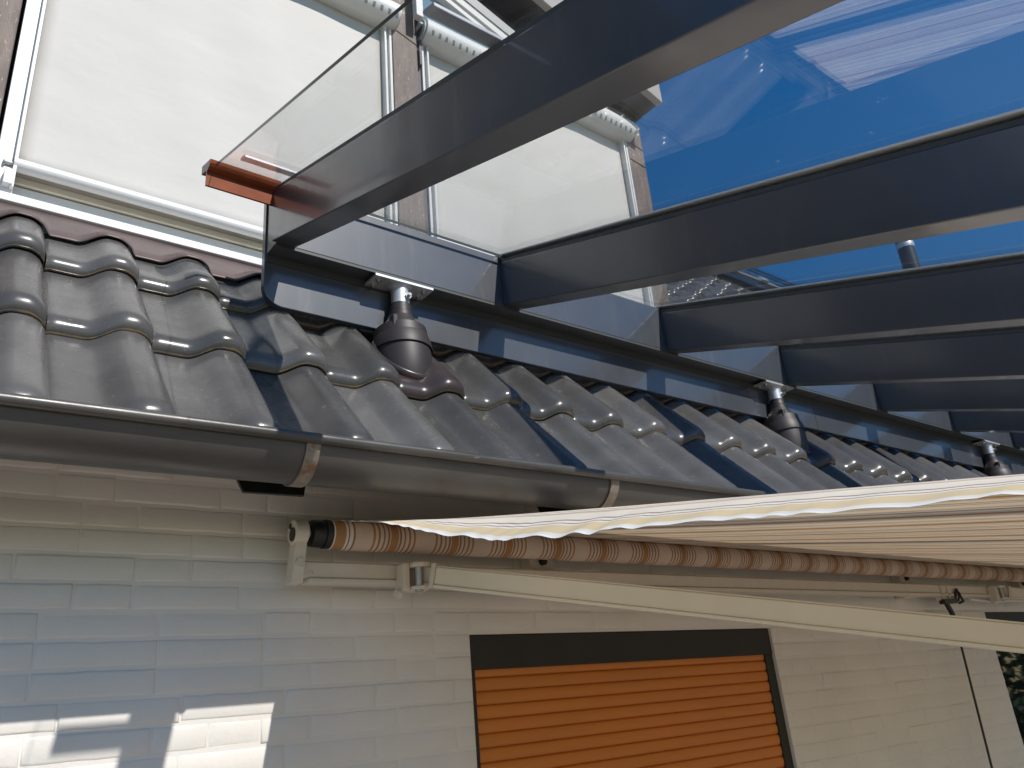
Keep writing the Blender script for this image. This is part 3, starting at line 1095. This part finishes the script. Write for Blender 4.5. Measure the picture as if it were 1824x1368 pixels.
KS[0] = 1.10
tr = thing('terrace_roof', 'anthracite aluminium terrace roof with sloping rafters and clear glass panes', 'terrace roof', (3.5, 1.79, 1.03))
BX1 = 8.35
bm_ = MB()
bm_.prism_x([(U1, Z1), (U1, 1.356), (1.80, 1.372), (1.823, 1.376), (1.823, Z1)], 0.668, BX1)
wb = bm_.build('wall_beam', anthracite, tr, bevel=0.003)
bm_ = MB()
r0 = 0.055
pts = [(BX1, 1.033), (BX1, 1.374), (0.664, 1.374), (0.664, 1.033 + r0)]
for i in range(1, 11):
    an = math.pi + (math.pi / 2) * i / 10
    pts.append((0.664 + r0 + r0 * math.cos(an), 1.033 + r0 + r0 * math.sin(an)))
bm_.prism_u(pts, 1.8235, 1.845)
bm_.build('skirt_board', anthracite, wb, bevel=0.002)
bm_ = MB()
bm_.box(3.203, 3.2065, 1.8222, 1.8234, 1.033, 1.179)
bm_.box(3.203, 3.2065, 1.756, 1.823, 1.1785, 1.1799)
bm_.box(0.665, BX1, 1.8205, 1.8222, 1.1575, 1.1795)
bm_.box(0.670, BX1, 1.7552, 1.7590, Z1 - 0.008, Z1 - 0.0002)
bm_.build('seam', gasket, wb)
# rust-brown cove profile sticking out at the left end, under the glass edge
cv = MB()
cv.prism_x([(1.754, 1.292), (1.754, 1.334), (1.745, 1.336), (1.737, 1.340), (1.731, 1.347), (1.728, 1.356), (1.80, 1.378), (1.80, 1.352), (1.760, 1.340), (1.760, 1.292)], 0.480, 0.667, 0, 1)
cv.build('edge_profile', [terracotta, woodend], tr)

RX = [0.655 + 0.757 * k for k in range(10)]
for k, x in enumerate(RX):
    m_ = MB()
    x1 = x + 0.066
    uA = U1 - 0.0006
    m_.hexa([(x, UE, rz(UE, 0)), (x1, UE, rz(UE, 0)), (x1, uA, rz(uA, 0)), (x, uA, rz(uA, 0)), (x, UE, rz(UE, .157)), (x1, UE, rz(UE, .157)), (x1, uA, rz(uA, .157)), (x, uA, rz(uA, .157))])
    rf = m_.build('rafter', anthracite, tr, bevel=0.003)
    m_ = MB()
    m_.hexa([(x + .002, UE, rz(UE, .1575)), (x1 - .002, UE, rz(UE, .1575)), (x1 - .002, U1 + .03, rz(U1 + .03, .1575)), (x + .002, U1 + .03, rz(U1 + .03, .1575)), (x + .002, UE, rz(UE, .1695)), (x1 - .002, UE, rz(UE, .1695)), (x1 - .002, U1 + .03, rz(U1 + .03, .1695)), (x + .002, U1 + .03, rz(U1 + .03, .1695))])
    m_.build('gasket_strip', gasket, rf)
    if k > 0:
        m_ = MB()
        a, c = .1805, .187
        m_.hexa([(x - .001, UE, rz(UE, a)), (x1 + .004, UE, rz(UE, a)), (x1 + .004, U1 + .03, rz(U1 + .03, a)), (x - .004, U1 + .03, rz(U1 + .03, a)), (x - .004, UE, rz(UE, c)), (x1 + .004, UE, rz(UE, c)), (x1 + .004, U1 + .03, rz(U1 + .03, c)), (x - .004, U1 + .03, rz(U1 + .03, c))])
        m_.build('cover_strip', alu_cap, rf, bevel=0.003)
pane_x = [(0.497, RX[1] + 0.031)] + [(RX[k] + 0.035, RX[k + 1] + 0.031) for k in range(1, 9)]
for (x0, x1) in pane_x:
    m_ = MB()
    a, c = .170, .180
    ub = U1 + 0.035 if x0 > 0.6 else 1.735
    p8 = [(x0, UE, rz(UE, a)), (x1, UE, rz(UE, a)), (x1, ub, rz(ub, a)), (x0, ub, rz(ub, a)), (x0, UE, rz(UE, c)), (x1, UE, rz(UE, c)), (x1, ub, rz(ub, c)), (x0, ub, rz(ub, c))]
    m_.add(p8, [(3, 2, 1, 0), (4, 5, 6, 7)], 0)
    m_.add(p8, [(0, 1, 5, 4), (1, 2, 6, 5), (2, 3, 7, 6), (3, 0, 4, 7)], 1)
    m_.build('glass_pane', [glass_m, glass_edge], tr)
for uu in (1.650, 0.788, -0.05):
    m_ = MB()
    m_.hexa([(0.535, uu - .017, rz(uu - .017, .181)), (0.712, uu - .017, rz(uu - .017, .181)), (0.712, uu + .017, rz(uu + .017, .181)), (0.535, uu + .017, rz(uu + .017, .181)),
             (0.535, uu - .017, rz(uu - .017, 0.190)), (0.712, uu - .017, rz(uu - .017, 0.190)), (0.712, uu + .017, rz(uu + .017, 0.190)), (0.535, uu + .017, rz(uu + .017, 0.190))])
    m_.build('clamp_bar', clampbar, tr, bevel=0.002)
m_ = MB()                      # eaves beam that carries the rafters' lower ends
m_.box(0.63, BX1, UE - 0.10, UE - 0.001, rz(UE, 0) - 0.04, rz(UE, .155))
m_.build('eaves_beam', anthracite, tr, bevel=0.004)

# ------------------------------------------------------------------ roof supports
def make_support():
    t = thing('roof_support', 'galvanised roof support with black rubber boot, leftmost and nearest of the three on the tiles', 'roof support', (SUPPORT_X[0], 1.79, 0.86), 'roof supports under the wall beam')
    X = SUPPORT_X[0]
    U = 1.79
    zu = Z1 - 0.0085
    m_ = MB()
    m_.box(X - 0.098, X + 0.094, 1.7530, 1.8215, zu - 0.008, zu)
    pl = m_.build('flange_plate', galv, t, bevel=0.001)
    for (dx, du) in ((-0.078, 1.774), (-0.078, 1.806), (0.072, 1.774), (0.072, 1.806)):
        m_ = MB()
        m_.tube((X + dx, du, zu - 0.0085), (X + dx, du, zu - 0.0145), 0.0075, n=6)
        m_.tube((X + dx, du, zu - 0.0142), (X + dx, du, zu - 0.018), 0.004, n=10)
        m_.build('screw', boltm, pl)
    m_ = MB()
    m_.lathe_axis((X, U, zu - 0.0085), (X, U, 1.06), [(0, 0.036), (0.03, 0.030), (0.06, 0.0265), (1, 0.0265)], n=32)
    m_.build('pipe', galv, t, smooth=40)
    m_ = MB()
    m_.tube((X + 0.010, U - 0.032, 1.128), (X + 0.010, U - 0.023, 1.128), 0.0105, n=6)
    m_.tube((X + 0.010, U - 0.042, 1.128), (X + 0.010, U - 0.032, 1.128), 0.005, n=10)
    m_.build('clamp_bolt', boltm, t)
    # rubber boot
    m_ = MB()
    zt, zb = 1.108, 0.845
    prf = [(1.108, .0325), (1.106, .0345), (1.094, .0350), (1.092, .0362), (1.080, .0370), (1.078, .0395), (1.066, .0415), (1.064, .0435), (1.054, .0470), (1.051, .0495), (1.045, .0545), (1.020, .0680), (0.995, .0775), (0.985, .0795)]
    m_.lathe_axis((X, U, prf[0][0]), (X, U, prf[-1][0]), [((prf[0][0] - z_) / (prf[0][0] - prf[-1][0]), r_ * 0.865) for z_, r_ in prf], n=40)
    bt = m_.build('rubber_boot', rubber, t, smooth=28)
    m_ = MB()
    m_.box(X - 0.055, X - 0.037, U - 0.054, U - 0.028, 1.005, 1.046)
    m_.build('boot_lug', rubber, bt, bevel=0.006)
    # egg-shaped dome, its seam tilted forward like the tile plane
    m_ = MB()
    n_, rings = 44, 26
    rows = []
    ax = Vector((0, 0.10, 1)).normalized()
    cen = Vector((X, U, 0.965))
    s_ = Vector((1, 0, 0)); t_ = ax.cross(s_)
    for j in range(rings + 1):
        k = j / rings
        h = 0.055 - 0.205 * k
        if k < 0.45:
            rr = 0.0760 + 0.0060 * math.sin(k / 0.45 * math.pi / 2)
        else:
            q = (k - 0.45) / 0.55
            rr = 0.0820 * (1 - 0.27 * q ** 2.3)
        rows.append([cen + ax * h + s_ * (rr * math.cos(2 * math.pi * i / n_)) + t_ * (rr * math.sin(2 * math.pi * i / n_)) for i in range(n_ + 1)])
    m_.grid(rows)
    m_.build('dome', rubber, t, smooth=60)
    m_ = MB()
    rows = []
    for (h, rr) in ((-0.006, 0.0815), (-0.015, 0.0868), (-0.009, 0.0870), (0.015, 0.0835), (0.042, 0.0745), (0.066, 0.0620)):
        rows.append([cen + ax * h + s_ * (rr * math.cos(2 * math.pi * i / n_)) + t_ * (rr * math.sin(2 * math.pi * i / n_)) for i in range(n_ + 1)])
    m_.grid(rows)
    m_.build('boot_rim', rubber, bt, smooth=50)
    # base tile with a raised collar (true size: it fits the tile grid)
    KS[0] = 1.0425
    m_ = MB()
    x0 = TX0 + TW * 4
    tile(m_, x0, LS - 0.022, LS + 0.05, 24, random.Random(1))
    bt2 = m_.build('base_tile', brown_plastic, t, smooth=60)
    m_ = MB()
    rows = []
    nn = 48
    xc = X * 1.0552
    sc_ = (1.79 * 1.0552 - EU + 0.03 * SB) / CB
    for (ra, k_, h) in ((0.104, 1.0, 0.024), (0.102, 1.0, 0.044), (0.099, 1.0, 0.053), (0.094, 1.0, 0.055), (0.090, 1.0, 0.049), (0.087, 1.0, 0.015)):
        line = []
        for i in range(nn + 1):
            an = 2 * math.pi * i / nn
            line.append(roofpt(xc + ra * math.cos(an), sc_ - 0.005 + (ra + 0.022) * math.sin(an), h))
        rows.append(line)
    m_.grid(rows)
    m_.build('collar', brown_plastic, bt2, smooth=50)
    return t


sup = make_support()
KS[0] = 1.0
for k, (kk, lab) in enumerate(((13, 'middle galvanised roof support with black rubber boot, beside the beam seam'), (23, 'farthest galvanised roof support, its boot half hidden behind the awning edge'))):
    c = copy_tree(sup)
    c.location.x += TW * 1.0425 * (kk - 4)
    c['label'] = lab

# ------------------------------------------------------------------ awning
aw = thing('awning', 'striped cream and orange folding-arm awning opened out from the brick wall', 'awning', (3.1, 1.96, 0.34))
RU, RZ, RRr = 1.935, 0.460, 0.039
AX0, AX1 = 0.890, 5.55
m_ = MB()
nseg = 60
pr = []
for i in range(nseg + 1):
    x = 0.902 + (AX1 - 0.902) * i / nseg
    pr.append(((x - 0.902) / (AX1 - 0.902), RRr + 0.0006 * math.sin(i * 1.3)))
m_.lathe_axis((0.902, RU, RZ), (AX1, RU, RZ), pr, n=36)
rol = m_.build('fabric_roll', roll_m, aw, smooth=50)
m_ = MB()
m_.lathe_axis((0.848, RU, RZ), (0.9035, RU, RZ), [(0, 0.026), (0.05, 0.034), (0.3, 0.0355), (0.55, 0.0355), (0.58, 0.033), (0.66, 0.033), (0.68, 0.0375), (1, 0.0375)], n=32)
ec = m_.build('end_cap', black_plastic, rol, smooth=35)
m_ = MB()
m_.tube((0.815, RU, RZ), (0.849, RU, RZ), 0.014, n=16)
m_.build('axle', boltm, ec, smooth=40)


def droop(u):
    tab = [(1.95, 0.0), (1.75, 0.010), (1.6, 0.026), (1.39, 0.054), (1.2, 0.066), (1.0, 0.070), (0.735, 0.058), (0.576, 0.051), (0.307, 0.047), (-0.5, 0.045)]
    for (a, da), (c, dc) in zip(tab, tab[1:]):
        if u <= a and u >= c:
            return da + (dc - da) * (a - u) / (a - c)
    return 0.045


FE = -0.45
m_ = MB()
us = []
u = RU + 0.012
while u > FE:
    us.append(u); u -= 0.012
us.append(FE)
xs = [AX0 + 0.0004, AX0 + 0.003, AX0 + 0.007] + [AX0 + 0.007 + 0.205 * i / 14 for i in range(1, 15)]
xs += [xs[-1] + (AX1 - xs[-1]) * i / 60 for i in range(1, 61)]
rows, fm = [], []
for u in us:
    zz = RZ + RRr - 0.0005 - 0.183 * (RU - u)
    if u > RU: zz = RZ + math.sqrt(max(0, RRr ** 2 - (u - RU) ** 2))
    line = []
    for x in xs:
        dz = 0.0
        if x < 1.10:
            q = (1.10 - x) / 0.21
            dz = -droop(u) * q ** 1.7
            rip = (0.0017 + 0.0016 * math.sin(u * 6.3 + 1)) * math.sin(u * 46 + 1.9 * math.sin(u * 13)) + 0.0013 * math.sin(u * 97 + 2 * math.sin(u * 21)) + 0.003 * math.sin(u * 9.0)
            if u < RU - 0.05: dz += rip * q ** 3
        # gentle sag and soft pleats of the cloth
        sg = -0.010 * math.sin(math.pi * min(1, max(0, (RU - u) / (RU - FE)))) + 0.0022 * math.sin(x * 32.2 + 0.6) * min(1, (RU - u) * 2 if u < RU else 0)
        line.append((x, u, zz + dz + sg * (0 if x < 1.1 else min(1, (x - 1.1) * 3))))
    rows.append(line)
n_ = len(xs)
vs = [p for r in rows for p in r]
for j in range(len(rows) - 1):
    pass
fs0 = [(j * n_ + i, j * n_ + i + 1, (j + 1) * n_ + i + 1, (j + 1) * n_ + i) for j in range(len(rows) - 1) for i in range(n_ - 1)]
m_.add(vs, fs0, 0)
m_.m = [1 if (i % (n_ - 1)) < 2 else 0 for i in range(len(fs0))]
cl = m_.build('cloth', [awning_m, hem_m], aw, smooth=80, fix=False)

# wall bar, brackets, arms
m_ = MB()
m_.prism_x([(1.945, 0.352), (1.945, 0.388), (1.95, 0.392), (1.985, 0.392), (1.985, 0.348), (1.95, 0.348)], 0.812, AX1 + 0.1)
m_.box(0.85, AX1 + 0.1, 1.938, 1.985, 0.336, 0.3475)
bar = m_.build('wall_bar', bracket_cream, aw, bevel=0.002)
for bx in (1.66, 3.95, 5.3):
    m_ = MB()
    m_.box(bx - 0.05, bx + 0.05, 1.985, 2.034, 0.33, 0.45)
    wbk = m_.build('wall_bracket', bracket_cream, aw, bevel=0.003)
    m_ = MB()
    m_.tube((bx, 1.9845, 0.425), (bx, 1.972, 0.425), 0.013, n=12)
    m_.build('bracket_screw', black_plastic, wbk)
m_ = MB()          # end bracket carrying the roller axle
m_.lathe_axis((0.802, RU, RZ), (0.838, RU, RZ), [(0, 0.030), (0.04, 0.031), (0.96, 0.031), (1, 0.030)], n=28)
m_.hexa([(0.806, 1.940, 0.335), (0.836, 1.940, 0.335), (0.836, 1.985, 0.335), (0.806, 1.985, 0.335), (0.806, RU - 0.020, 0.445), (0.836, RU - 0.020, 0.445), (0.836, RU + 0.020, 0.445), (0.806, RU + 0.020, 0.445)])
eb = m_.build('end_bracket', bracket_cream, aw, bevel=0.003)
m_ = MB()
m_.tube((0.8005, RU - 0.004, RZ - 0.006), (0.8022, RU - 0.004, RZ - 0.006), 0.018, n=20)
m_.tube((0.8005, RU + 0.010, RZ + 0.018), (0.8022, RU + 0.010, RZ + 0.018), 0.008, n=14)
m_.build('bracket_hole', black_plastic, eb)
m_ = MB()
m_.tube((0.821, 1.934, 0.383), (0.821, 1.922, 0.383), 0.012, n=18)
m_.build('bracket_knob', bracket_cream, eb, smooth=40)


def arm(sx, su, sz, label_len=1.45, first=True):
    d = Vector((0.483, -0.847, -0.222)).normalized()
    a = Vector((sx, su, sz))
    hb = MB()
    hb.box(sx - 0.078, sx - 0.058, 1.900, 1.9445, sz - 0.036, sz + 0.036)
    hb.box(sx - 0.0575, sx + 0.004, 1.935, 1.9445, sz - 0.036, sz + 0.036)
    hb.prism_z([(sx - 0.0575, 1.9345), (sx - 0.0575, 1.884), (sx - 0.036, 1.866), (sx - 0.010, 1.872), (sx + 0.004, 1.9345)], sz + 0.024, sz + 0.036)
    hb.prism_z([(sx - 0.0575, 1.9345), (sx - 0.0575, 1.884), (sx - 0.036, 1.866), (sx - 0.010, 1.872), (sx + 0.004, 1.9345)], sz - 0.036, sz - 0.026)
    sb = hb.build('shoulder_bracket', bracket_cream, aw, bevel=0.003)
    hb = MB()
    hb.tube((sx - 0.036, 1.892, sz - 0.041), (sx - 0.036, 1.892, sz + 0.039), 0.0115, n=20)
    hb.build('pivot', boltm, sb, smooth=40)
    hb = MB()
    hb.tube((sx - 0.090, 1.925, sz - 0.043), (sx - 0.074, 1.925, sz - 0.043), 0.012, n=14)
    hb.build('stop_knob', bracket_cream, sb, smooth=40)
    m1 = MB()
    m1.beam(a - d * 0.032, a + d * 0.012, 0.026, 0.042)
    m1.build('arm_knuckle', bracket_cream, sb, bevel=0.003)
    m2_ = MB()
    m2_.beam(a + d * 0.005, a + d * 0.018, 0.050, 0.066)
    m2_.build('arm_collar', bracket_cream, sb, bevel=0.002)
    m3_ = MB()
    e = a + d * label_len
    upv = (Vector((0, 0, 1)) - d * d.z).normalized()
    m3_.beam(a + d * 0.018, e, 0.036, 0.046, 0)
    lo = upv * -0.0275
    m3_.beam(a + d * 0.018 + lo, e + lo, 0.046, 0.0085, 0)
    up_ = upv * 0.0255
    m3_.beam(a + d * 0.018 + up_, e + up_, 0.030, 0.0045, 0)
    ar = m3_.build('upper_arm', arm_paint, aw, bevel=0.0022)
    m4 = MB()
    m4.tube(e + Vector((0, 0, -0.034)), e + Vector((0, 0, 0.034)), 0.032, n=20)
    m4.build('elbow', bracket_cream, aw, smooth=40)
    m5 = MB()
    f_end = Vector((sx - 0.05, FE + 0.02, RZ + RRr - 0.183 * (RU - FE) - 0.035))
    m5.beam(e, f_end, 0.030, 0.040)
    m5.build('forearm', arm_paint, aw, bevel=0.002)


arm(1.181, 1.880, 0.3505)
arm(4.78, 1.880, 0.350)
m_ = MB()
zf = RZ + RRr - 0.183 * (RU - FE)
m_.box(AX0 - 0.02, AX1 + 0.02, FE - 0.04, FE + 0.01, zf - 0.06, zf + 0.01)
m_.build('front_bar', bracket_cream, aw, bevel=0.004)
# crank gear and rod
m_ = MB()
gx = 4.225
m_.beam((gx - 0.055, 1.945, 0.307), (gx + 0.075, 1.945, 0.311), 0.03, 0.022)
m_.beam((gx - 0.03, 1.94, 0.305), (gx + 0.010, 1.94, 0.240), 0.018, 0.018, up=Vector((0, 1, 0)))
m_.path([(gx + 0.07, 1.935, 0.305), (gx + 0.085, 1.935, 0.345), (gx + 0.11, 1.935, 0.37), (gx + 0.15, 1.935, 0.31), (gx + 0.10, 1.935, 0.30)], 0.006)
m_.path([(gx + 0.085, 1.93, 0.31), (gx + 0.12, 1.93, 0.35), (gx + 0.135, 1.93, 0.305)], 0.005)
cg = m_.build('crank_gear', black_plastic, aw)
m_ = MB()
m_.box(gx - 0.06, gx + 0.12, 1.948, 1.968, 0.315, 0.3355)
m_.box(gx - 0.045, gx - 0.035, 1.938, 1.95, 0.315, 0.385)
m_.box(gx + 0.02, gx + 0.03, 1.938, 1.95, 0.315, 0.385)
m_.build('gear_bracket', bracket_cream, cg)
m_ = MB()
m_.tube((gx + 0.012, 1.94, 0.245), (gx + 0.012, 1.975, -0.95), 0.0055, n=10)
m_.build('crank_rod', black_plastic, cg)

cb = MB()  # white strip added to imitate the sunlit gap under the wall bar
pts = []
for i in range(21):
    k = i / 20
    pts.append((4.52 + 0.95 * k, 1.962, 0.326 - 0.006 * math.sin(k * 7) - 0.016 * k))
cb.path(pts, 0.008, n=8)
tag(cb.build('sunlit_gap_strip', white_alu, smooth=60), 'added white strip for the sunlit gap under the awning wall bar', 'sunlit_gap_strip')

# ------------------------------------------------------------------ roller shutter
sh = thing('roller_shutter', 'closed orange-brown roller shutter in a dark frame on the brick wall', 'roller shutter', (2.13, 2.04, SH[2]))
m_ = MB()
m_.box(SH[0] + 0.001, SH[1] - 0.001, 2.046, 2.12, 0.112, SH[3] - 0.001)
m_.build('shutter_box', frame_dark, sh, bevel=0.003)
for (a, c) in ((SH[0] + 0.001, SH[0] + 0.022), (SH[1] - 0.048, SH[1] - 0.001)):
    m_ = MB()
    m_.box(a, c, 2.050, 2.12, SH[2], 0.1115)
    m_.build('guide_rail', frame_dark, sh, bevel=0.002)
m_ = MB()
zz = 0.128
pitch = 0.0382
x0, x1 = SH[0] + 0.0215, SH[1] - 0.0485
prf = [(2.0660, 0.0004), (2.0615, 0.0018), (2.0592, 0.0040), (2.0572, 0.0100), (2.0562, 0.0180), (2.0562, 0.0250), (2.0574, 0.0320), (2.0596, 0.0360), (2.0625, 0.0376), (2.0660, 0.0380)]
line = []
while zz - pitch > SH[2]:
    zz -= pitch
    line = [(uu, zz + dz) for uu, dz in prf][::-1] if False else line + [(uu, zz + dz) for uu, dz in reversed(prf)]
rows = [[(x, uu, z_) for uu, z_ in line if z_ < 0.1285] for x in (x0, x0 + 0.4, x0 + 0.9, x1)]
m_.grid(rows)
so = m_.build('slat_curtain', orange_slat, sh, smooth=50)
m_ = MB()
m_.box(SH[0], SH[1], 2.08, 2.13, SH[2] - 0.0, SH[2] + 0.04)
m_.build('bottom_slat', orange_slat, sh)

# ------------------------------------------------------------------ hedge in the garden (mirrored in the patio door)
hd = MB()
rh = random.Random(9)
for i in range(5200):
    u = rh.uniform(-4.2, 0.6); x = 11.2 + rh.uniform(-0.5, 0.5); z_ = GZ + rh.uniform(0.05, 2.5 + 0.35 * math.sin(u * 2.7))
    s = rh.uniform(0.05, 0.11)
    a = Vector((rh.uniform(-1, 1), rh.uniform(-1, 1), rh.uniform(-1, 1))).normalized() * s
    c = Vector((rh.uniform(-1, 1), rh.uniform(-1, 1), rh.uniform(-1, 1))).normalized() * s * 0.6
    p0 = Vector((x, u, z_))
    hd.add([p0 - a, p0 + c, p0 + a, p0 - c], [(0, 1, 2, 3)])
tag(hd.build('garden_hedge', leaf_m, fix=False), 'leafy green hedge along the lawn edge, mirrored in the dark patio door', 'hedge', kind='stuff')
